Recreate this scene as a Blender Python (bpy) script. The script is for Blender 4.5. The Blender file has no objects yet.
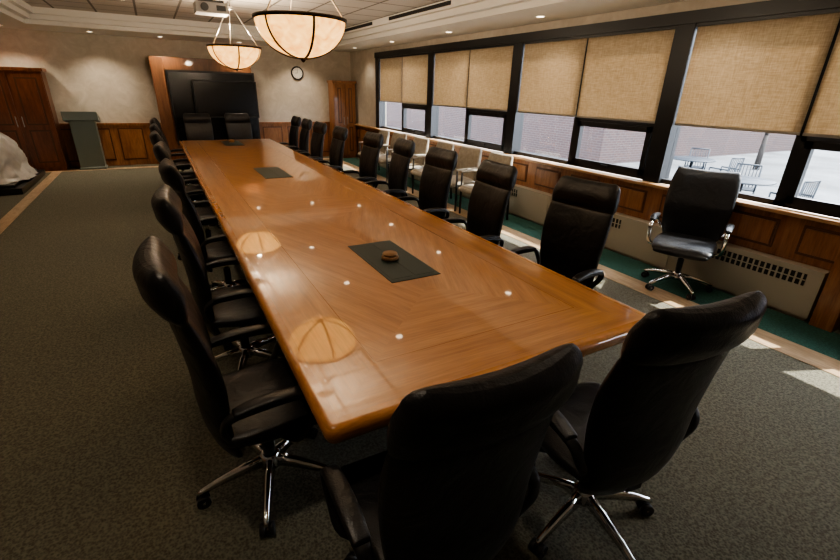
import bpy, math, random
import numpy as np
from mathutils import Vector, Matrix, noise
random.seed(4)
scene=bpy.context.scene
COL=scene.collection
try:
    scene.view_settings.look='AgX - Medium High Contrast'
    scene.view_settings.exposure=.38
except Exception: pass

# ------------------------------------------------------------------ materials
def mat_new(name):
    m=bpy.data.materials.new(name);m.use_nodes=True
    nt=m.node_tree;b=nt.nodes['Principled BSDF'];return m,nt,b
def N(nt,t,**k):
    n=nt.nodes.new(t)
    for a,v in k.items():
        if a in n.inputs.keys(): n.inputs[a].default_value=v
        else: setattr(n,a,v)
    return n
def L(nt,a,b): nt.links.new(a,b)
def ramp(nt,stops):
    r=nt.nodes.new('ShaderNodeValToRGB');e=r.color_ramp.elements
    e[0].position,e[0].color=stops[0][0],(*stops[0][1],1)
    e[1].position,e[1].color=stops[-1][0],(*stops[-1][1],1)
    for p,c in stops[1:-1]:
        x=e.new(p);x.color=(*c,1)
    return r
def simple(name,col,rough=.5,metal=0,bump=0,bscale=100,var=0,coat=0,vscale=3):
    m,nt,b=mat_new(name)
    b.inputs['Base Color'].default_value=(*col,1);b.inputs['Roughness'].default_value=rough;b.inputs['Metallic'].default_value=metal
    b.inputs['Coat Weight'].default_value=coat
    tc=N(nt,'ShaderNodeTexCoord')
    if var:
        n=N(nt,'ShaderNodeTexNoise',Scale=vscale,Detail=4.0);L(nt,tc.outputs['Object'],n.inputs['Vector'])
        r=ramp(nt,[(.3,tuple(c*(1-var) for c in col)),(.7,tuple(min(1,c*(1+var)) for c in col))])
        L(nt,n.outputs[0],r.inputs[0]);L(nt,r.outputs[0],b.inputs['Base Color'])
    if bump:
        n=N(nt,'ShaderNodeTexNoise',Scale=bscale,Detail=3.0);L(nt,tc.outputs['Object'],n.inputs['Vector'])
        bp=N(nt,'ShaderNodeBump',Strength=bump,Distance=.01);L(nt,n.outputs[0],bp.inputs['Height']);L(nt,bp.outputs[0],b.inputs['Normal'])
    return m
def wood(name,dark,mid,light,rough=.3,coat=0,scale=(1,1,1),coord='Object',big=1.0,dist=.6,fine=.45,cr=.03):
    m,nt,b=mat_new(name)
    tc=N(nt,'ShaderNodeTexCoord');mp=N(nt,'ShaderNodeMapping');mp.inputs['Scale'].default_value=scale
    L(nt,tc.outputs[coord],mp.inputs['Vector'])
    n=N(nt,'ShaderNodeTexNoise',Scale=big,Detail=6.0,Roughness=.62,Distortion=dist);L(nt,mp.outputs[0],n.inputs['Vector'])
    r=ramp(nt,[(.3,dark),(.5,mid),(.7,light)]);L(nt,n.outputs[0],r.inputs[0])
    n2=N(nt,'ShaderNodeTexNoise',Scale=big*6,Detail=3.0);L(nt,mp.outputs[0],n2.inputs['Vector'])
    mx=N(nt,'ShaderNodeMixRGB');mx.blend_type='MULTIPLY';mx.inputs[0].default_value=fine
    r2=ramp(nt,[(.35,(.55,.5,.45)),(.6,(1,1,1))]);L(nt,n2.outputs[0],r2.inputs[0])
    L(nt,r.outputs[0],mx.inputs[1]);L(nt,r2.outputs[0],mx.inputs[2]);L(nt,mx.outputs[0],b.inputs['Base Color'])
    b.inputs['Roughness'].default_value=rough;b.inputs['Coat Weight'].default_value=coat;b.inputs['Coat Roughness'].default_value=cr
    b.inputs['Coat IOR'].default_value=1.7
    return m
TD,TM,TL=(.44,.175,.048),(.55,.240,.074),(.65,.31,.110)
M_table=wood('table_veneer',TD,TM,TL,.28,1.0,(.7,12,1),'UV',1.6,.12,.34,.035)
M_edge=wood('table_edge_wood',(.44,.175,.05),(.55,.235,.07),(.64,.29,.10),.25,.8,(5,5,40),'Object',1,.1,.3)
M_inlay=simple('dark_inlay',(.34,.135,.04),.25,coat=1)
M_slate=simple('slate_plate',(.022,.040,.036),.35)
M_wain=wood('wainscot_wood',(.20,.080,.029),(.31,.135,.052),(.40,.185,.078),.35,.15,(9,9,1.0),'Object',1.5)
M_sill=wood('sill_wood',(.38,.2,.09),(.5,.29,.14),(.6,.37,.2),.3,.2,(9,1,9),'Object',1.5)
M_redwood=wood('cabinet_wood',(.13,.041,.016),(.20,.068,.027),(.27,.095,.038),.35,.15,(9,9,1.0),'Object',1.5)
M_media=wood('media_cabinet_wood',(.14,.055,.02),(.20,.08,.03),(.26,.11,.042),.4,.1,(9,9,1.0),'Object',1.5)
def leather():
    m,nt,b=mat_new('black_leather');b.inputs['Base Color'].default_value=(.010,.010,.011,1);b.inputs['Roughness'].default_value=.34
    tc=N(nt,'ShaderNodeTexCoord')
    n=N(nt,'ShaderNodeTexNoise',Scale=180.0,Detail=2.0);L(nt,tc.outputs['Object'],n.inputs['Vector'])
    n2=N(nt,'ShaderNodeTexNoise',Scale=9.0,Detail=2.0,Distortion=.8);L(nt,tc.outputs['Object'],n2.inputs['Vector'])
    b1=N(nt,'ShaderNodeBump',Strength=.2,Distance=.008);L(nt,n.outputs[0],b1.inputs['Height'])
    b2=N(nt,'ShaderNodeBump',Strength=.26,Distance=.03);L(nt,n2.outputs[0],b2.inputs['Height']);L(nt,b1.outputs[0],b2.inputs['Normal']);L(nt,b2.outputs[0],b.inputs['Normal'])
    return m
M_leather=leather()
M_blackp=simple('black_plastic',(.010,.010,.011),.4)
M_chrome=simple('chrome',(.75,.75,.76),.12,1)
M_frame=simple('black_window_frame',(.008,.009,.011),.4)
M_rad=simple('radiator_paint',(.44,.40,.33),.4)
M_dark=simple('dark_slot',(.015,.014,.013),.7)
M_white=simple('soffit_paint',(.76,.74,.69),.8)
M_screen=simple('screen_black',(.005,.005,.006),.25)
M_teal=simple('border_carpet',(.028,.10,.08),.95,bump=.5,bscale=220,var=.35,vscale=60)
M_tan=wood('floor_strip_wood',(.33,.22,.12),(.45,.31,.18),(.55,.4,.25),.4,0,(6,1.2,6),'Object',1.5)
M_podium=simple('podium_laminate',(.21,.25,.23),.5)
M_fabric=simple('beige_fabric',(.38,.335,.27),.85,bump=.3,bscale=200,var=.15,vscale=20)
M_bronze=simple('bronze',(.05,.035,.02),.4,.8)
M_steel=simple('brushed_steel',(.45,.43,.4),.3,.9)
M_plinth=simple('plinth_black',(.01,.01,.01),.35)
M_cork=wood('coaster_wood',(.2,.1,.04),(.3,.16,.07),(.38,.22,.1),.5,0,(20,20,20),'Object',1)

def carpet():
    m,nt,b=mat_new('carpet')
    tc=N(nt,'ShaderNodeTexCoord')
    v=N(nt,'ShaderNodeTexVoronoi',Scale=95.0);L(nt,tc.outputs['Object'],v.inputs['Vector'])
    n=N(nt,'ShaderNodeTexNoise',Scale=55.0,Detail=4.0,Roughness=.65);L(nt,tc.outputs['Object'],n.inputs['Vector'])
    ad=N(nt,'ShaderNodeMath');ad.operation='MULTIPLY_ADD';ad.inputs[1].default_value=.5
    L(nt,v.outputs['Distance'],ad.inputs[0]);L(nt,n.outputs[0],ad.inputs[2])
    r=ramp(nt,[(.48,(.064,.058,.040)),(.70,(.112,.104,.074)),(.92,(.17,.160,.118))])
    L(nt,ad.outputs[0],r.inputs[0]);L(nt,r.outputs[0],b.inputs['Base Color'])
    b.inputs['Roughness'].default_value=.95
    bp=N(nt,'ShaderNodeBump',Strength=.6,Distance=.006);L(nt,ad.outputs[0],bp.inputs['Height']);L(nt,bp.outputs[0],b.inputs['Normal'])
    return m
M_carpet=carpet()
def plaster():
    m,nt,b=mat_new('wall_plaster')
    tc=N(nt,'ShaderNodeTexCoord')
    n=N(nt,'ShaderNodeTexNoise',Scale=3.5,Detail=8.0,Roughness=.7,Distortion=1.2);L(nt,tc.outputs['Object'],n.inputs['Vector'])
    r=ramp(nt,[(.35,(.48,.42,.34)),(.55,(.55,.49,.41)),(.7,(.62,.56,.47))]);L(nt,n.outputs[0],r.inputs[0]);L(nt,r.outputs[0],b.inputs['Base Color'])
    b.inputs['Roughness'].default_value=.8;return m
M_wall=plaster()
def tiles():
    m,nt,b=mat_new('ceiling_tile')
    tc=N(nt,'ShaderNodeTexCoord')
    br=N(nt,'ShaderNodeTexBrick');br.offset=0;br.inputs['Scale'].default_value=1.0
    br.inputs['Brick Width'].default_value=.61;br.inputs['Row Height'].default_value=.61;br.inputs['Mortar Size'].default_value=.018
    br.inputs['Color1'].default_value=(.62,.59,.54,1);br.inputs['Color2'].default_value=(.57,.54,.50,1);br.inputs['Mortar'].default_value=(.20,.185,.165,1)
    L(nt,tc.outputs['Object'],br.inputs['Vector']);L(nt,br.outputs[0],b.inputs['Base Color']);b.inputs['Roughness'].default_value=.9
    return m
M_tile=tiles()
def blind():
    m,nt,b=mat_new('roller_shade_fabric')
    out=nt.nodes['Material Output']
    tc=N(nt,'ShaderNodeTexCoord')
    mp=N(nt,'ShaderNodeMapping');mp.inputs['Scale'].default_value=(1,12,110);L(nt,tc.outputs['Object'],mp.inputs['Vector'])
    n=N(nt,'ShaderNodeTexNoise',Scale=1.0,Detail=2.0);L(nt,mp.outputs[0],n.inputs['Vector'])
    mp2=N(nt,'ShaderNodeMapping');mp2.inputs['Scale'].default_value=(1,110,12);L(nt,tc.outputs['Object'],mp2.inputs['Vector'])
    n2=N(nt,'ShaderNodeTexNoise',Scale=1.0,Detail=2.0);L(nt,mp2.outputs[0],n2.inputs['Vector'])
    ad=N(nt,'ShaderNodeMath');ad.operation='ADD';L(nt,n.outputs[0],ad.inputs[0]);L(nt,n2.outputs[0],ad.inputs[1])
    hf=N(nt,'ShaderNodeMath');hf.operation='MULTIPLY';hf.inputs[1].default_value=.5;L(nt,ad.outputs[0],hf.inputs[0])
    r=ramp(nt,[(.36,(.42,.325,.215)),(.64,(.57,.465,.335))])
    L(nt,hf.outputs[0],r.inputs[0])
    d=N(nt,'ShaderNodeBsdfDiffuse');t=N(nt,'ShaderNodeBsdfTranslucent');mx=N(nt,'ShaderNodeMixShader');mx.inputs[0].default_value=.38
    L(nt,r.outputs[0],d.inputs[0]);L(nt,r.outputs[0],t.inputs[0]);L(nt,d.outputs[0],mx.inputs[1]);L(nt,t.outputs[0],mx.inputs[2]);L(nt,mx.outputs[0],out.inputs[0])
    return m
M_blind=blind()
def glass():
    m,nt,b=mat_new('window_glass');out=nt.nodes['Material Output']
    t=N(nt,'ShaderNodeBsdfTransparent');t.inputs[0].default_value=(.93,.95,.96,1);g=N(nt,'ShaderNodeBsdfGlossy');g.inputs['Roughness'].default_value=.02
    mx=N(nt,'ShaderNodeMixShader');mx.inputs[0].default_value=.05
    L(nt,t.outputs[0],mx.inputs[1]);L(nt,g.outputs[0],mx.inputs[2]);L(nt,mx.outputs[0],out.inputs[0]);return m
M_glass=glass()
def emis(name,col,s):
    m,nt,b=mat_new(name);b.inputs['Emission Color'].default_value=(*col,1);b.inputs['Emission Strength'].default_value=s
    b.inputs['Base Color'].default_value=(*col,1);return m
M_lampdisc=emis('downlight_lens',(1,.82,.6),7)
def bowl():
    m,nt,b=mat_new('alabaster_glass')
    tc=N(nt,'ShaderNodeTexCoord');n=N(nt,'ShaderNodeTexNoise',Scale=9.0,Detail=5.0,Distortion=1.5);L(nt,tc.outputs['Object'],n.inputs['Vector'])
    r=ramp(nt,[(.30,(.66,.27,.055)),(.68,(1,.55,.17))]);L(nt,n.outputs[0],r.inputs[0])
    b.inputs['Base Color'].default_value=(.10,.07,.045,1)
    L(nt,r.outputs[0],b.inputs['Emission Color']);b.inputs['Emission Strength'].default_value=2.3
    b.inputs['Roughness'].default_value=.35;return m
M_bowl=bowl()
def brick():
    m,nt,b=mat_new('brick');tc=N(nt,'ShaderNodeTexCoord')
    sx=N(nt,'ShaderNodeSeparateXYZ');cx=N(nt,'ShaderNodeCombineXYZ');ad=N(nt,'ShaderNodeMath')
    L(nt,tc.outputs['Object'],sx.inputs[0]);L(nt,sx.outputs[0],ad.inputs[0]);L(nt,sx.outputs[1],ad.inputs[1]);L(nt,ad.outputs[0],cx.inputs[0]);L(nt,sx.outputs[2],cx.inputs[1])
    br=N(nt,'ShaderNodeTexBrick');br.inputs['Scale'].default_value=1.0;br.inputs['Brick Width'].default_value=.24;br.inputs['Row Height'].default_value=.08;br.inputs['Mortar Size'].default_value=.008
    br.inputs['Color1'].default_value=(.042,.020,.018,1);br.inputs['Color2'].default_value=(.027,.014,.015,1);br.inputs['Mortar'].default_value=(.07,.062,.062,1)
    L(nt,cx.outputs[0],br.inputs['Vector']);L(nt,br.outputs[0],b.inputs['Base Color']);b.inputs['Roughness'].default_value=.9;return m
M_brick=brick()
M_conc=simple('patio_concrete',(.075,.080,.085),.9,var=.4,vscale=.8)
M_bark=simple('bark',(.018,.015,.013),.9)
M_wire=simple('patio_metal',(.006,.012,.02),.5,.3)
M_sheet=simple('plastic_sheet',(.70,.68,.65),.3,bump=.6,bscale=14,var=.12,vscale=8,coat=.4)

# ------------------------------------------------------------------ mesh builder
def catmull(P,k):
    P=[np.array(p,float) for p in P];Q=[2*P[0]-P[1]]+P+[2*P[-1]-P[-2]];o=[]
    for i in range(1,len(Q)-2):
        for j in range(k):
            t=j/k;a,b,c,d=Q[i-1:i+3]
            o.append(.5*((2*b)+(-a+c)*t+(2*a-5*b+4*c-d)*t*t+(-a+3*b-3*c+d)*t**3))
    o.append(P[-1]);return o
class MB:
    def __init__(s): s.V=[];s.F=[];s.M=[];s.S=[]
    def quadf(s,f,m,sm): s.F.append(f);s.M.append(m);s.S.append(sm)
    def box(s,x0,x1,y0,y1,z0,z1,m=0):
        b=len(s.V)
        s.V+=[(x,y,z) for z in (z0,z1) for x,y in ((x0,y0),(x1,y0),(x1,y1),(x0,y1))]
        for f in [(3,2,1,0),(4,5,6,7),(0,1,5,4),(1,2,6,5),(2,3,7,6),(3,0,4,7)]: s.quadf(tuple(b+i for i in f),m,False)
    def loft(s,R,m=0,cap=True,sm=True):
        b=len(s.V);n=len(R[0])
        for r in R: s.V+=[tuple(float(c) for c in p) for p in r]
        for i in range(len(R)-1):
            for j in range(n):
                k=(j+1)%n;s.quadf((b+i*n+j,b+i*n+k,b+(i+1)*n+k,b+(i+1)*n+j),m,sm)
        if cap:
            s.quadf(tuple(b+j for j in reversed(range(n))),m,False);s.quadf(tuple(b+(len(R)-1)*n+j for j in range(n)),m,False)
    def cyl(s,p0,p1,r0,r1=None,n=12,m=0,sm=True):
        r1=r0 if r1 is None else r1;p0=Vector(p0);p1=Vector(p1);d=(p1-p0).normalized()
        a=d.orthogonal().normalized();c=d.cross(a)
        s.loft([[p+(a*math.cos(t)+c*math.sin(t))*r for t in [2*math.pi*i/n for i in range(n)]] for p,r in ((p0,r0),(p1,r1))],m,True,sm)
    def lathe(s,prof,cx,cy,n=24,m=0,cap=False,a0=0):
        s.loft([[(cx+r*math.cos(a0+2*math.pi*i/n),cy+r*math.sin(a0+2*math.pi*i/n),z) for i in range(n)] for r,z in prof],m,cap)
    def pad(s,path,m=0,k=5,n=28,e=3.0,conc=0,rnd=True):
        """path rows: x,y,z,width,thick ; swept rounded cushion in a y/z profile"""
        P=catmull(path,k);T=[]
        for i in range(len(P)):
            a=P[max(0,i-1)];b=P[min(len(P)-1,i+1)];t=(b-a)[:3];T.append(t/np.linalg.norm(t))
        S=[(P[i],T[i],1,0) for i in range(len(P))]
        if rnd:
            ang=[math.radians(x) for x in (18,40,62,80)]
            st=[(P[0].copy(),T[0],math.cos(a),-math.sin(a)) for a in reversed(ang)]
            en=[(P[-1].copy(),T[-1],math.cos(a),math.sin(a)) for a in ang]
            S=st+S+en
        R=[]
        for p,t,c,sn in S:
            X=np.array([1.,0,0])
            Nn=np.array([0,t[2],-t[1]]);Nn/=np.linalg.norm(Nn)
            X=X-t*t[0];X/=np.linalg.norm(X)
            w=p[3]-p[4]*(1-c)*1.0;th=p[4]*c;cen=p[:3]+t*sn*p[4]*.5;ring=[]
            for j in range(n):
                a=2*math.pi*j/n;ca,sa=math.cos(a),math.sin(a)
                x=w/2*math.copysign(abs(ca)**(2/e),ca);y=th/2*math.copysign(abs(sa)**(2/e),sa)
                ring.append(cen+X*x+Nn*(y+conc*(2*x/max(w,.01))**2))
            R.append(ring)
        s.loft(R,m)
    def mesh(s,name,mats):
        me=bpy.data.meshes.new(name);me.from_pydata(s.V,[],s.F)
        for q in mats: me.materials.append(q)
        me.polygons.foreach_set('material_index',s.M);me.polygons.foreach_set('use_smooth',s.S)
        me.update();return me
    def obj(s,name,mats,loc=(0,0,0),rot=0,parent=None,bevel=0,me=None):
        me=me or s.mesh(name,mats)
        import bmesh
        bm=bmesh.new();bm.from_mesh(me);bmesh.ops.recalc_face_normals(bm,faces=bm.faces);bm.to_mesh(me);bm.free()
        return place(me,name,loc,rot,parent,bevel)
def place(me,name,loc=(0,0,0),rot=0,parent=None,bevel=0):
    o=bpy.data.objects.new(name,me);COL.objects.link(o);o.location=loc;o.rotation_euler=(0,0,rot)
    if parent: o.parent=parent
    if bevel:
        b=o.modifiers.new('bevel','BEVEL');b.width=bevel;b.segments=2;b.limit_method='ANGLE'
    return o

# ------------------------------------------------------------------ room
WX=4.73;BY=12.32;LX=-4.6;FY=-3.6;SILL=.88;HEAD=2.48;LOW=2.63;HIGH=2.88
b=MB();b.box(LX-.2,WX+.25,FY-.2,BY+.2,-.2,0);b.obj('floor',[M_carpet])
b=MB();b.box(LX,3.83,11.75,11.95,0,.004);b.box(-2.06,-1.90,FY,11.75,0,.004);b.box(3.83,4.09,FY,11.95,0,.004);b.obj('trim_1',[M_tan])
b=MB();b.box(4.09,WX-.13,FY,11.8,0,.003);b.obj('floor_border',[M_teal])
b=MB();b.box(LX-.2,WX+.25,BY,BY+.2,0,3.1);b.obj('wall_back',[M_wall])
b=MB();b.box(LX-.2,LX,FY,BY,0,3.1);b.obj('wall_left',[M_wall])
b=MB();b.box(LX-.2,WX+.25,FY-.2,FY,0,3.1);b.obj('wall_front',[M_wall])
MUL=[-1.85,.62,3.10,5.58,8.05,10.52]
b=MB();b.box(WX,WX+.25,FY,BY,0,SILL-.02)
b.box(WX,WX+.25,FY,BY,HEAD,3.1);b.box(WX,WX+.25,MUL[-1]+.1,BY,SILL-.02,HEAD);b.box(WX,WX+.25,FY,MUL[0]-.1,SILL-.02,HEAD);b.obj('wall_right',[M_wall])
# ceiling
b=MB();b.box(LX-.2,WX+.25,FY-.2,BY+.2,HIGH,HIGH+.15);b.obj('ceiling',[M_tile])
TX0,TX1,TY0,TY1=-1.7,3.85,-1.5,11.0
b=MB()
for x0,x1,y0,y1 in ((LX,TX0,FY,BY),(TX1,WX,FY,BY),(TX0,TX1,TY1,BY),(TX0,TX1,FY,TY0)): b.box(x0,x1,y0,y1,LOW,HIGH)
for i,(d,z) in enumerate(((.10,2.70),(.18,2.78))):
    b.box(TX0,TX0+d,TY0,TY1,z,HIGH);b.box(TX1-d,TX1,TY0,TY1,z,HIGH);b.box(TX0,TX1,TY1-d,TY1,z,HIGH);b.box(TX0,TX1,TY0,TY0+d,z,HIGH)
b.obj('ceiling_soffit',[M_white])
b=MB()
for k in range(4):
    y0=.6+k*2.6;b.box(TX1-.19,TX1-.178,y0,y0+1.9,2.81,2.86)
b.obj('ceiling_vent',[M_dark])

# wainscot helper (panels on an axis)
def wains_x(b,x,y0,y1,z0,z1,step):   # on right wall, facing -x
    b.box(x-.02,x,y0,y1,z0,z1);n=max(1,round((y1-y0)/step));s=(y1-y0)/n
    for i in range(n):
        a=y0+i*s+.09;c=y0+(i+1)*s-.09
        b.box(x-.028,x-.019,a,c,z0+.05,z1-.05,1);b.box(x-.04,x-.02,a+.025,c-.025,z0+.075,z1-.075)
def wains_y(b,y,x0,x1,z0,z1,step):
    b.box(x0,x1,y-.02,y,z0,z1);n=max(1,round((x1-x0)/step));s=(x1-x0)/n
    for i in range(n):
        a=x0+i*s+.07;c=x0+(i+1)*s-.07
        b.box(a,c,y-.028,y-.019,z0+.12,z1-.06,1);b.box(a+.025,c-.025,y-.04,y-.02,z0+.145,z1-.085)
M_groove=simple('panel_groove',(.11,.042,.015),.5)
b=MB();wains_y(b,BY,LX,WX,0,.86,.62);b.box(LX,WX,BY-.05,BY,.86,.91);b.obj('trim_2',[M_wain,M_groove],bevel=.004)
b=MB();wains_x(b,WX,FY,BY-.05,.47,.83,.66);b.box(WX-.02,WX,FY,BY-.05,0,.47);b.box(WX-.03,WX,FY,1.10,0,.1)
b.obj('trim_3',[M_wain,M_groove],bevel=.004)
b=MB();b.box(WX-.12,WX-.0,FY,BY-.05,.845,SILL);b.obj('window_sill',[M_sill],bevel=.008)
b=MB();b.box(WX-.16,WX-.045,1.12,1.28,0,.84);b.obj('wood_pilaster',[M_wain],bevel=.004)
b=MB();b.box(LX,LX+.03,FY,BY-.05,0,.86);b.box(LX,LX+.05,FY,BY-.05,.86,.91);b.obj('trim_4',[M_wain],bevel=.004)
# windows
BL=1.5
for i in range(5):
    a=MUL[i];c=MUL[i+1];mid=(a+c)/2
    b=MB();x0,x1=WX+.02,WX+.10
    b.box(WX-.03,WX+.14,a-.10,a+.10,SILL,HEAD)         # column
    if i==4: b.box(WX-.03,WX+.14,c-.10,c+.10,SILL,HEAD)
    b.box(WX-.05,WX+.0,a-.1,c-.10+(.2 if i==4 else 0),HEAD-.06,HEAD+.05)   # header face
    b.box(WX-.02,WX+.12,a+.10,c-.10,HEAD-.09,HEAD)    # header
    b.box(x0,x1,a+.10,c-.10,SILL,SILL+.05)
    b.box(x0,x1,mid-.04,mid+.04,SILL,HEAD)
    b.box(x0,x1,a+.10,mid,BL-.06,BL)                 # transom above sash
    s0,s1=a+.13,mid-.05
    b.box(x0-.03,x0+.03,s0,s0+.06,SILL+.05,BL-.05);b.box(x0-.03,x0+.03,s1-.06,s1,SILL+.05,BL-.05)
    b.box(x0-.03,x0+.03,s0,s1,SILL+.05,SILL+.11);b.box(x0-.03,x0+.03,s0,s1,BL-.11,BL-.05)
    b.box(x0-.05,x0-.03,(s0+s1)/2-.05,(s0+s1)/2+.05,SILL+.055,SILL+.09)
    b.box(x1-.02,x1-.014,a+.1,c-.1,SILL+.02,HEAD-.02,1)
    b.obj('window_%d'%(i+1),[M_frame,M_glass])
    for y0,y1 in ((a+.11,mid-.012),(mid+.012,c-.11)):
        r=MB();r.box(WX+.0,WX+.003,y0,y1,BL,HEAD-.09);r.box(WX-.006,WX+.009,y0,y1,BL-.012,BL+.012,1)
        r.obj('roller_blind',[M_blind,M_steel])
# radiator
b=MB();RX=WX-.13
b.box(RX,WX-.025,1.31,10.9,.03,.44);b.box(RX-.008,WX-.022,1.31,10.9,.44,.455);b.box(RX+.03,WX-.03,1.33,10.88,0,.03)
y=1.42
while y<10.4:
    L_=.98;b.box(RX-.004,RX+.002,y,y+L_,.30,.405,1)
    t=y+.02
    while t<y+L_-.01: b.box(RX-.010,RX-.002,t,t+.014,.30,.405,0);t+=.048
    b.box(RX-.012,RX-.002,y,y+L_,.348,.356,0)
    b.box(RX-.012,RX-.002,y+1.2,y+1.215,.03,.45,0)
    y+=1.86
b.obj('baseboard_radiator',[M_rad,M_dark])

# ------------------------------------------------------------------ conference table
def table():
    x0,x1,y0,y1=.30,2.0,1.085,9.92
    cx=(x0+x1)/2
    emp=bpy.data.objects.new('conference_table',None);COL.objects.link(emp)
    def outline(ins,r=.04,k=6):
        r=max(.01,r-ins);o=[]
        for (X,Y,a0) in ((x1-ins-r,y0+ins+r,-90),(x1-ins-r,y1-ins-r,0),(x0+ins+r,y1-ins-r,90),(x0+ins+r,y0+ins+r,180)):
            for i in range(k+1):
                a=math.radians(a0+90*i/k);o.append((X+r*math.cos(a),Y+r*math.sin(a)))
        return o
    b=MB()
    R=[[(x,y,z) for x,y in outline(i)] for i,z in ((.05,.683),(.012,.685),(.003,.693),(0,.708),(0,.722),(.003,.735),(.010,.745),(.022,.75),(.03,.75))]
    I=.055
    R.append([(min(max(x,x0+I),x1-I),min(max(y,y0+I),y1-I),.75) for x,y in outline(.03)])
    b.loft(R,0,cap=False);b.quadf(tuple(range(28)),0,False)
    b.obj('edge',[M_edge],parent=emp)
    # veneer pieces
    V=[];F=[];UV=[];MI=[]
    def poly(pts,g,mi=0,z=.75):
        s=len(V);ox,oy=random.random()*9,random.random()*9
        for x,y in pts:
            V.append((x,y,z))
            d=math.radians(g);u=x*math.cos(d)+y*math.sin(d);w=-x*math.sin(d)+y*math.cos(d);UV.append((u+ox,w+oy))
        F.append(tuple(range(s,s+len(pts))));MI.append(mi)
    a0,a1,c0,c1=x0+I,x1-I,y0+I,y1-I;W=.24
    i0,i1,j0,j1=a0+W,a1-W,c0+W,c1-W
    poly([(a0,c0),(a1,c0),(i1,j0),(i0,j0)],0);poly([(a1,c1),(a0,c1),(i0,j1),(i1,j1)],0)
    def side(s):
        n=6
        for q in range(n):
            ya,yb=c0+(c1-c0)*q/n,c0+(c1-c0)*(q+1)/n
            ia=j0 if q==0 else ya;ib=j1 if q==n-1 else yb
            if s<0: poly([(a0,ya),(i0,ia),(i0,ib),(a0,yb)],90)
            else: poly([(a1,yb),(i1,ib),(i1,ia),(a1,ya)],90)
    side(-1);side(1)
    e=.003
    for pts in ([(i0,j0),(i1,j0),(i1,j0+e),(i0,j0+e)],[(i0,j1-e),(i1,j1-e),(i1,j1),(i0,j1)],[(i0,j0+e),(i0+e,j0+e),(i0+e,j1-e),(i0,j1-e)],[(i1-e,j0+e),(i1,j0+e),(i1,j1-e),(i1-e,j1-e)]): poly(pts,0,1)
    i0+=e;i1-=e;j0+=e;j1-=e
    segs=[j0,3.98,7.58,j1]
    for q in range(3):
        ya,yb=segs[q],segs[q+1]
        h=(i1-i0)/2
        poly([(i0,ya),(i1,ya),(cx,ya+h)],0)
        poly([(i1,ya),(i1,yb),(cx,yb-h),(cx,ya+h)],68)
        poly([(i1,yb),(i0,yb),(cx,yb-h)],0)
        poly([(i0,yb),(i0,ya),(cx,ya+h),(cx,yb-h)],112)
    me=bpy.data.meshes.new('veneer_top');me.from_pydata(V,[],F);me.materials.append(M_table);me.materials.append(M_inlay)
    uv=me.uv_layers.new(name='UVMap')
    for p in me.polygons:
        p.material_index=MI[p.index]
        for li in p.loop_indices: uv.data[li].uv=UV[me.loops[li].vertex_index]
    place(me,'veneer_top',parent=emp)
    for q,(ya,yb) in enumerate(((2.06,2.76),(5.45,6.25),(8.85,9.6))):
        b=MB();b.box(cx-.15,cx+.17,ya,yb,.7495,.7535);b.box(cx-.13,cx+.0,ya+.04,yb-.04,.7535,.755);b.box(cx+.02,cx+.15,ya+.04,yb-.04,.7535,.755)
        b.obj('power_plate_%d'%q,[M_slate],parent=emp,bevel=.001)
    for q,(ya,yb) in enumerate(((1.85,2.75),(3.6,4.4),(6.9,7.7),(8.4,9.2))):
        b=MB();b.box(cx-.32,cx+.32,ya,yb,.06,.69);b.box(cx-.36,cx+.36,ya-.04,yb+.04,0,.06);b.box(cx-.36,cx+.36,ya-.04,yb+.04,.64,.685)
        b.obj('pedestal_%d'%q,[M_redwood],parent=emp,bevel=.006)
table()
for k,(x,y) in enumerate(((1.15,2.40),(1.17,9.35))):
    b=MB();b.lathe([(.001,.7555),(.045,.7555),(.055,.762),(.055,.775),(.05,.782),(.035,.782),(.033,.772),(.001,.772)],x,y,24,0)
    b.lathe([(.001,.7825),(.043,.7825),(.048,.79),(.045,.80),(.001,.802)],x,y,24,0);b.obj('wooden_coaster',[M_cork])

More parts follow.
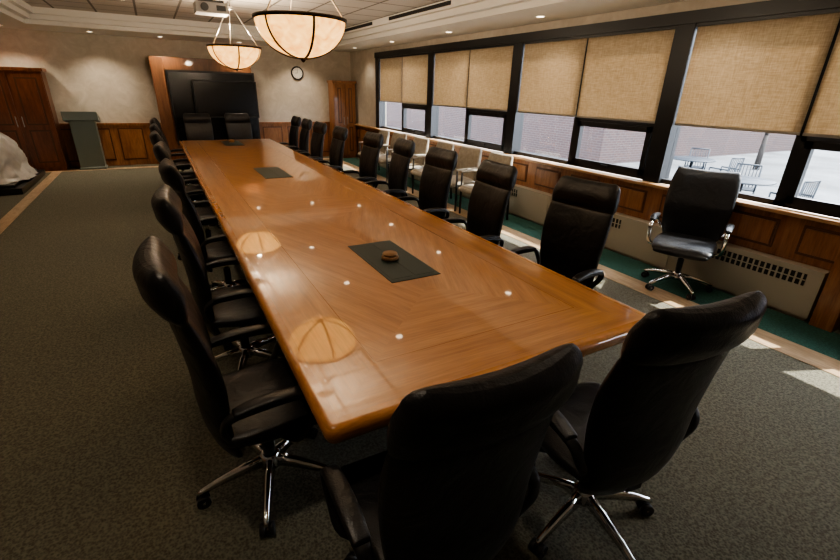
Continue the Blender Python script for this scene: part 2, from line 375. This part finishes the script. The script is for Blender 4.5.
# ------------------------------------------------------------------ chairs
def chair_mesh(kind):
    b=MB()
    for i in range(5):
        a=math.radians(90+36+72*i);c,s=math.cos(a),math.sin(a);P=lambda r,z,o=0:(r*c-o*s,r*s+o*c,z)
        R=[]
        for r,z,w,h in ((.03,.135,.05,.05),(.12,.125,.045,.04),(.24,.10,.035,.028),(.31,.078,.030,.022),(.325,.072,.02,.015)):
            R.append([P(r,z+dz*h/2,o*w/2) for o,dz in ((-1,-1),(-.6,.8),(0,1),(.6,.8),(1,-1))])
        b.loft(R,2)
        b.cyl(P(.305,.085),P(.305,.05),.009,n=8,m=1)
        for o in (-.018,.018): b.cyl(P(.305,.029,o-.011),P(.305,.029,o+.011),.029,n=14,m=1)
        b.cyl(P(.305,.03,-.03),P(.305,.03,.03),.006,n=6,m=2)
    b.lathe([(.001,.09),(.045,.09),(.05,.12),(.045,.16),(.03,.17),(.001,.17)],0,0,16,2)
    b.cyl((0,0,.16),(0,0,.30),.028,n=16,m=1);b.cyl((0,0,.28),(0,0,.40),.016,n=14,m=2)
    b.box(-.11,.11,-.14,.12,.385,.415,1);b.box(-.035,.035,-.22,-.1,.375,.40,1)
    # seat
    b.pad([(0,.29,.425,.46,.06),(0,.255,.445,.50,.085),(0,.14,.46,.52,.10),(0,-.03,.455,.52,.10),(0,-.15,.46,.48,.09)],0,conc=.012)
    if kind=='exec':
        b.pad([(0,-.175,.36,.38,.05),(0,-.195,.43,.43,.07),(0,-.21,.55,.46,.085),(0,-.21,.70,.49,.095),(0,-.23,.86,.51,.09),(0,-.262,.985,.505,.065),(0,-.270,1.01,.50,.050),(0,-.28,1.04,.51,.09),(0,-.292,1.095,.505,.125),(0,-.31,1.15,.48,.105)],0,k=6,conc=.035)
        for sx in (-1,1):
            x=.285*sx
            b.pad([(x*.78,-.175,.50,.035,.022),(x*.95,-.19,.58,.038,.024),(x,-.16,.635,.045,.028),(x,-.06,.652,.055,.032),(x,.08,.655,.055,.032),(x,.145,.635,.05,.028),(x,.165,.59,.045,.026),(x*.98,.13,.50,.045,.026),(x*.92,.08,.43,.05,.026),(x*.6,.04,.405,.06,.02)],1,k=4,n=14,e=2.6)
            b.pad([(x,-.14,.655,.055,.022),(x,-.06,.668,.062,.026),(x,.07,.668,.062,.026),(x,.13,.655,.055,.022)],0,k=4,n=14,e=2.6)
    else:
        b.pad([(0,-.17,.42,.42,.045),(0,-.205,.50,.50,.075),(0,-.22,.62,.55,.095),(0,-.24,.76,.58,.10),(0,-.29,.90,.585,.09),(0,-.345,1.01,.57,.085),(0,-.38,1.075,.54,.07)],0,k=6,conc=.035)
        for sx in (-1,1):
            x=.31*sx
            b.pad([(x*.85,-.19,.54,.03,.02),(x,-.19,.60,.03,.02),(x,-.13,.655,.034,.022),(x,.0,.665,.036,.022),(x,.12,.655,.036,.022),(x,.18,.61,.034,.022),(x,.15,.52,.034,.022),(x*.95,.09,.43,.04,.022),(x*.6,.03,.405,.05,.02)],2,k=4,n=14,e=2.6)
            b.pad([(x,-.13,.675,.05,.024),(x,-.03,.684,.066,.03),(x,.08,.682,.066,.03),(x,.14,.668,.05,.024)],0,k=4,n=14,e=2.6)
    me=b.mesh('office_chair_mesh_'+kind,[M_leather,M_blackp,M_chrome])
    import bmesh
    bm=bmesh.new();bm.from_mesh(me);bmesh.ops.recalc_face_normals(bm,faces=bm.faces);bm.to_mesh(me);bm.free()
    return me
EX=chair_mesh('exec')
R90=math.pi/2
D=math.radians
# near end (facing +y)
place(EX,'office_chair',(.57,.90,0),D(-1));place(EX,'office_chair',(1.375,.885,0),D(-8))
for x,y,r in ((.20,1.73,2),(.26,2.76,-2),(.31,3.9,3),(.28,5.15,-3),(.25,6.4,2),(.25,7.65,0),(.25,8.9,-3)):
    place(EX,'office_chair',(x,y,0),-R90+D(r))
for x,y,r in ((2.28,2.10,8),(2.17,3.02,-3),(2.23,3.98,3),(2.28,4.95,-4),(2.26,5.8,2),(2.16,6.85,0),(2.16,7.85,3),(2.18,8.75,-2),(2.18,9.5,0)):
    place(EX,'office_chair',(x,y,0),R90+D(r))
place(EX,'office_chair',(.72,10.28,0),math.pi);place(EX,'office_chair',(1.5,10.28,0),math.pi+.05)
place(chair_mesh('mid'),'office_armchair',(4.26,2.30,0.003),R90+D(24))

# beige side chairs along the windows
def side_chair():
    b=MB()
    b.pad([(0,.25,.40,.54,.09),(0,.2,.41,.56,.12),(0,0,.41,.56,.13),(0,-.22,.41,.54,.12)],0)
    b.pad([(0,-.22,.44,.52,.08),(0,-.245,.6,.56,.11),(0,-.27,.76,.57,.11),(0,-.30,.88,.53,.08)],0,conc=.03)
    for sx in (-1,1):
        x=.30*sx
        b.cyl((x,.2,.0),(x,.2,.63),.016,n=10,m=1);b.cyl((x,-.26,.0),(x,-.22,.63),.016,n=10,m=1)
        b.pad([(x,-.23,.64,.055,.03),(x,0,.645,.06,.035),(x,.21,.64,.055,.03)],0,n=12)
        b.cyl((x,.2,.40),(x,-.24,.40),.011,n=8,m=1)
    b.cyl((-.30,.15,.36),(.30,.15,.36),.011,n=8,m=1);b.cyl((-.30,-.2,.36),(.30,-.2,.36),.011,n=8,m=1)
    me=b.mesh('side_chair_mesh',[M_fabric,M_blackp])
    return me
SC=side_chair()
for y in (5.3,6.05,6.85,7.7,8.6,9.4): place(SC,'side_chair',(4.08,y,0.003),R90+random.uniform(-.08,.08))

# ------------------------------------------------------------------ pendants
def pendant(y):
    emp=bpy.data.objects.new('pendant_light',None);COL.objects.link(emp);emp.location=(1.13,y,0)
    R=.35;zr=2.24;b=MB();dp=.27
    prof=[(R*math.sin(t),zr-dp*math.cos(t)) for t in [i*math.pi/2/14 for i in range(15)]];prof[0]=(.002,prof[0][1])
    b.lathe(prof,0,0,48,0);b.obj('glass_bowl',[M_bowl],parent=emp)
    b=MB();b.lathe([(R-.01,zr-.012),(R+.012,zr-.012),(R+.014,zr+.012),(R-.01,zr+.012),(R-.01,zr-.012)],0,0,48,0)
    for k in range(3):
        a=D(30+60*k);c,s=math.cos(a),math.sin(a)
        pts=[]
        for i in range(25):
            t=-math.pi/2+math.pi*i/24;r=(R+.006)*math.sin(t);z=zr-(dp+.006)*math.cos(t);pts.append((r,z))
        rings=[]
        for r,z in pts:
            rings.append([(r*c-o*s,r*s+o*c,z+dz) for o,dz in ((-.009,0),(.009,0),(.009,-.008),(-.009,-.008))])
        b.loft(rings,0)
    b.lathe([(.002,zr-dp-.035),(.012,zr-dp-.03),(.022,zr-dp-.012),(.03,zr-dp),(.002,zr-dp+.002)],0,0,16,0)
    top=2.72
    for k in range(3):
        a=D(90+120*k);c,s=math.cos(a),math.sin(a)
        b.cyl((R*c,R*s,zr),(.03*c,.03*s,top),.006,n=8,m=1)
    b.cyl((0,0,top-.02),(0,0,HIGH),.008,n=8,m=1);b.lathe([(.002,HIGH-.03),(.05,HIGH-.025),(.065,HIGH),(.002,HIGH)],0,0,20,1)
    b.lathe([(.002,top-.03),(.04,top-.02),(.04,top+.01),(.002,top+.02)],0,0,16,1)
    b.obj('frame',[M_bronze,M_steel],parent=emp)
    l=bpy.data.lights.new('bulb','POINT');l.energy=85;l.color=(1,.82,.60);l.shadow_soft_size=.08
    o=bpy.data.objects.new('bulb',l);COL.objects.link(o);o.parent=emp;o.location=(0,0,2.3)
pendant(4.0);pendant(7.44)
# downlights
def down(x,y,z,e=38):
    emp=bpy.data.objects.new('recessed_downlight',None);COL.objects.link(emp);emp.location=(x,y,z)
    b=MB();b.lathe([(.045,-.001),(.065,-.006),(.07,-.001),(.07,0)],0,0,24,1);b.lathe([(.002,-.002),(.047,-.002)],0,0,24,0)
    b.obj('lens',[M_lampdisc,M_white],parent=emp)
    l=bpy.data.lights.new('spot','SPOT');l.energy=e;l.color=(1,.84,.64);l.spot_size=D(120);l.spot_blend=.8;l.shadow_soft_size=.08
    o=bpy.data.objects.new('spot',l);COL.objects.link(o);o.parent=emp;o.location=(0,0,-.02)
for y in (4.75,6.8,8.9): down(2.42,y,HIGH);down(-.15,y,HIGH)
for y in (1.2,): down(2.42,y,HIGH);down(-.15,y,HIGH)
for y in (2.7,4.8,6.9,9.0,11.0): down(4.35,y,LOW,20)
for x in (-2.2,-.85,.35,1.9,3.3): down(x,11.75,LOW,75)
for y in (-.5,2.5,5.5,8.6): down(-2.9,y,LOW)

# projector
emp=bpy.data.objects.new('ceiling_projector',None);COL.objects.link(emp)
b=MB();b.box(.66,1.04,6.95,7.25,2.58,2.70,0);b.box(.70,1.0,6.98,7.22,2.70,2.73,1);b.cyl((.85,7.1,2.73),(.85,7.1,HIGH),.025,m=1);b.cyl((.76,6.95,2.64),(.76,6.91,2.64),.045,m=1,n=20);b.box(.90,1.01,6.945,6.95,2.61,2.67,1)
b.obj('body',[simple('projector_white',(.40,.39,.38),.5),M_blackp],parent=emp,bevel=.008)

# ------------------------------------------------------------------ back wall furniture
def cabinet(name,x0,x1,y0,y1,h,nd,mat):
    b=MB();b.box(x0,x1,y0,y1,.08,h-.06);b.box(x0-.03,x1+.03,y0-.03,y1,h-.06,h);b.box(x0+.02,x1-.02,y0+.02,y1,0,.08)
    w=(x1-x0)/nd
    for i in range(nd):
        a=x0+i*w+.015;c=x0+(i+1)*w-.015
        b.box(a,c,y0-.02,y0,.1,h-.09)
        for z0,z1 in ((.18,h*.42),(h*.42+.09,h-.17)):
            b.box(a+.08,c-.08,y0-.024,y0-.02,z0,z1,1);b.box(a+.11,c-.11,y0-.034,y0-.02,z0+.03,z1-.03)
        hx=c-.035 if i%2==0 else a+.035
        b.cyl((hx,y0-.045,h*.45),(hx,y0-.045,h*.55),.007,m=2);b.box(hx-.006,hx+.006,y0-.045,y0-.02,h*.46,h*.47,2);b.box(hx-.006,hx+.006,y0-.045,y0-.02,h*.53,h*.54,2)
    b.obj(name,[mat,M_groove,M_steel],bevel=.004)
cabinet('storage_cabinet',-3.95,-1.80,11.85,BY-.06,1.95,4,M_redwood)
cabinet('corner_cabinet',4.07,4.66,11.85,BY-.06,1.93,2,M_wain)
# av cabinet
emp=bpy.data.objects.new('media_cabinet',None);COL.objects.link(emp)
b=MB();b.box(.07,.32,11.95,BY-.05,0,2.27);b.box(1.92,2.12,11.95,BY-.05,0,2.27);b.box(.32,1.92,11.95,BY-.05,2.02,2.27);b.box(.32,1.92,12.2,BY-.05,0,2.02);b.box(.32,1.92,11.95,12.2,0,.5)
b.obj('carcass',[M_media],parent=emp,bevel=.006)
b=MB();b.box(.34,2.16,11.86,11.94,.45,2.02,0);b.box(.38,2.12,11.855,11.86,.50,1.98,1);b.obj('black_panel',[M_blackp,M_screen],parent=emp,bevel=.01)
emp=bpy.data.objects.new('television',None);COL.objects.link(emp)
b=MB();b.box(.80,2.14,11.62,11.68,1.05,1.83,0);b.box(.83,2.11,11.615,11.62,1.08,1.80,1)
b.box(1.40,1.54,11.68,11.72,.3,1.4,0);b.box(1.0,1.94,11.45,11.8,0,.05,0);b.box(1.15,1.8,11.5,11.78,.3,.34,0);b.box(1.40,1.54,11.68,11.72,0,.3,0)
b.obj('screen',[M_blackp,M_screen],parent=emp,bevel=.006)
# podium
b=MB()
b.loft([[(-1.60,11.85,0),(-1.12,11.85,0),(-1.12,12.2,0),(-1.60,12.2,0)],[(-1.60,11.85,.04),(-1.12,11.85,.04),(-1.12,12.2,.04),(-1.60,12.2,.04)],[(-1.58,11.88,.05),(-1.14,11.88,.05),(-1.14,12.18,.05),(-1.58,12.18,.05)],[(-1.58,11.88,1.0),(-1.14,11.88,1.0),(-1.14,12.18,.95),(-1.58,12.18,.95)]],0,sm=False)
b.loft([[(-1.66,11.80,1.0),(-1.06,11.80,1.0),(-1.06,12.24,.93),(-1.66,12.24,.93)],[(-1.66,11.80,1.17),(-1.06,11.80,1.17),(-1.06,12.24,1.0),(-1.66,12.24,1.0)]],0,sm=False)
b.obj('lectern',[M_podium],bevel=.006)
# clock
emp=bpy.data.objects.new('wall_clock',None);COL.objects.link(emp);emp.location=(3.30,BY-.001,2.07);emp.rotation_euler=(R90,0,0)
b=MB();b.lathe([(.002,0),(.155,0),(.16,.02),(.15,.04),(.13,.04),(.125,.022)],0,0,32,0);b.lathe([(.002,.021),(.127,.021)],0,0,32,1)
for k in range(12):
    a=D(30*k);b.box(.105*math.cos(a)-.006,.105*math.cos(a)+.006,.105*math.sin(a)-.006,.105*math.sin(a)+.006,.021,.024,0)
b.box(-.004,.004,0,.09,.024,.027,0);b.box(-.06,0,-.004,.004,.024,.027,0)
b.obj('face',[M_blackp,simple('clock_face',(.6,.58,.52),.5)],parent=emp)
# plinth + covered sculpture
b=MB();b.box(-3.4,-2.12,9.5,11.5,0,.1);b.box(-3.3,-2.22,9.6,11.4,.1,.14);b.obj('display_plinth',[M_plinth],bevel=.006)
b=MB();R=[]
prof=[(.66,.145),(.62,.2),(.56,.32),(.54,.48),(.49,.64),(.43,.78),(.33,.89),(.20,.95),(.06,.97),(.004,.975)]
PP=catmull([(r,z,0) for r,z in prof],4)
for pi,(r,z,_) in enumerate(PP):
    ring=[]
    for i in range(96):
        a=2*math.pi*i/96;c,s=math.cos(a),math.sin(a)
        f=noise.noise(Vector((c*3,s*3,z*2.2)))*.16+abs(noise.noise(Vector((c*8,s*8,z*5+3))))*.22+.02*math.sin(a*17+z*9)
        rr=max(.003,r*(1+f*1.1))
        ring.append((-2.70+rr*c*.9,10.45+rr*s*1.15,max(.143,z+ (noise.noise(Vector((c*2+5,s*2,z)))*.10 if z>.2 else 0))))
    R.append(ring)
b.loft(R,0);b.obj('plastic_covered_sculpture',[M_sheet])

# ------------------------------------------------------------------ exterior
G=-.35
b=MB();b.box(5.0,80,-60,90,G-.2,G);b.obj('ground',[M_conc])
b=MB();b.box(12.5,26,10.2,60,G,9);
for k in range(9):
    y=13+k*4.5;b.box(12.42,12.55,y,y+1.6,2.4,4.2,1)
b.obj('brick_building',[M_brick,M_screen])
b=MB();b.box(32,44,-20,8,G,5.5);b.obj('distant_building',[simple('pale_siding',(.10,.10,.115),.9)])
def tree(x,y,h):
    b=MB()
    def br(p,d,l,r,n):
        q=p+d*l;b.cyl(p,q,r,r*.62,n=7)
        if n<=0: return
        for k in range(3):
            nd=(d+Vector((random.uniform(-.8,.8),random.uniform(-.8,.8),random.uniform(.0,.6)))).normalized();br(q-d*l*.03,nd,l*.72,r*.58,n-1)
    br(Vector((0,0,0)),Vector((0,0,1)),h*.16,.10,5);b.obj('bare_tree',[M_bark],loc=(x,y,G))
tree(17,7.6,7);tree(24,2,8);tree(15,1.8,6);tree(14.5,5.6,6)
def patio_set(x,y):
    b=MB();b.lathe([(.002,.70),(.5,.70),(.52,.715),(.5,.73),(.002,.73)],0,0,24);b.cyl((0,0,.0),(0,0,.7),.03);b.lathe([(.25,0),(.25,.02),(.03,.06)],0,0,16)
    b.obj('patio_table',[M_wire],loc=(x,y,G))
    for k in range(3):
        a=k*2.1+.4;c=MB();c.box(-.22,.22,-.22,.22,.42,.44)
        for px in (-.21,.21):
            c.cyl((px,.2,0),(px,.2,.43),.016,n=8);c.cyl((px,-.2,0),(px,-.26,.88),.016,n=8);c.cyl((px,.2,.62),(px,-.23,.62),.016,n=8);c.cyl((px,.2,.43),(px,.2,.62),.016,n=8)
        for j in range(6): c.cyl((-.15+j*.06,-.215,.44),(-.15+j*.06,-.26,.86),.009,n=6)
        c.cyl((-.21,-.26,.88),(.21,-.26,.88),.016,n=8)
        c.obj('patio_chair',[M_wire],loc=(x+.85*math.cos(a),y+.85*math.sin(a),G),rot=a+R90)
patio_set(9.5,4.4);patio_set(11.5,6.6)

# ------------------------------------------------------------------ lighting
w=bpy.data.worlds.new('World');scene.world=w;w.use_nodes=True
bg=w.node_tree.nodes['Background'];bg.inputs[0].default_value=(.88,.92,1,1);bg.inputs[1].default_value=15
s=bpy.data.lights.new('sun','SUN');s.energy=16;s.color=(1,.94,.84);s.angle=.01
so=bpy.data.objects.new('sun',s);COL.objects.link(so)
so.rotation_euler=Vector((.8,-.35,1.0)).to_track_quat('Z','Y').to_euler()

# ------------------------------------------------------------------ camera
p,yw,t=.4034,.5201,.0296
d=Vector((math.sin(yw)*math.cos(p),math.cos(yw)*math.cos(p),-math.sin(p)))
r0=Vector((math.cos(yw),-math.sin(yw),0));u0=r0.cross(d)
r=r0*math.cos(t)+u0*math.sin(t);u=-r0*math.sin(t)+u0*math.cos(t)
cam=bpy.data.cameras.new('camera');cam.sensor_width=36;cam.lens=443.7*36/840;cam.clip_start=.05;cam.clip_end=300
co=bpy.data.objects.new('camera',cam);COL.objects.link(co)
m=Matrix((r,u,-d)).transposed().to_4x4();m.translation=Vector((0,0,1.75));co.matrix_world=m
scene.camera=co
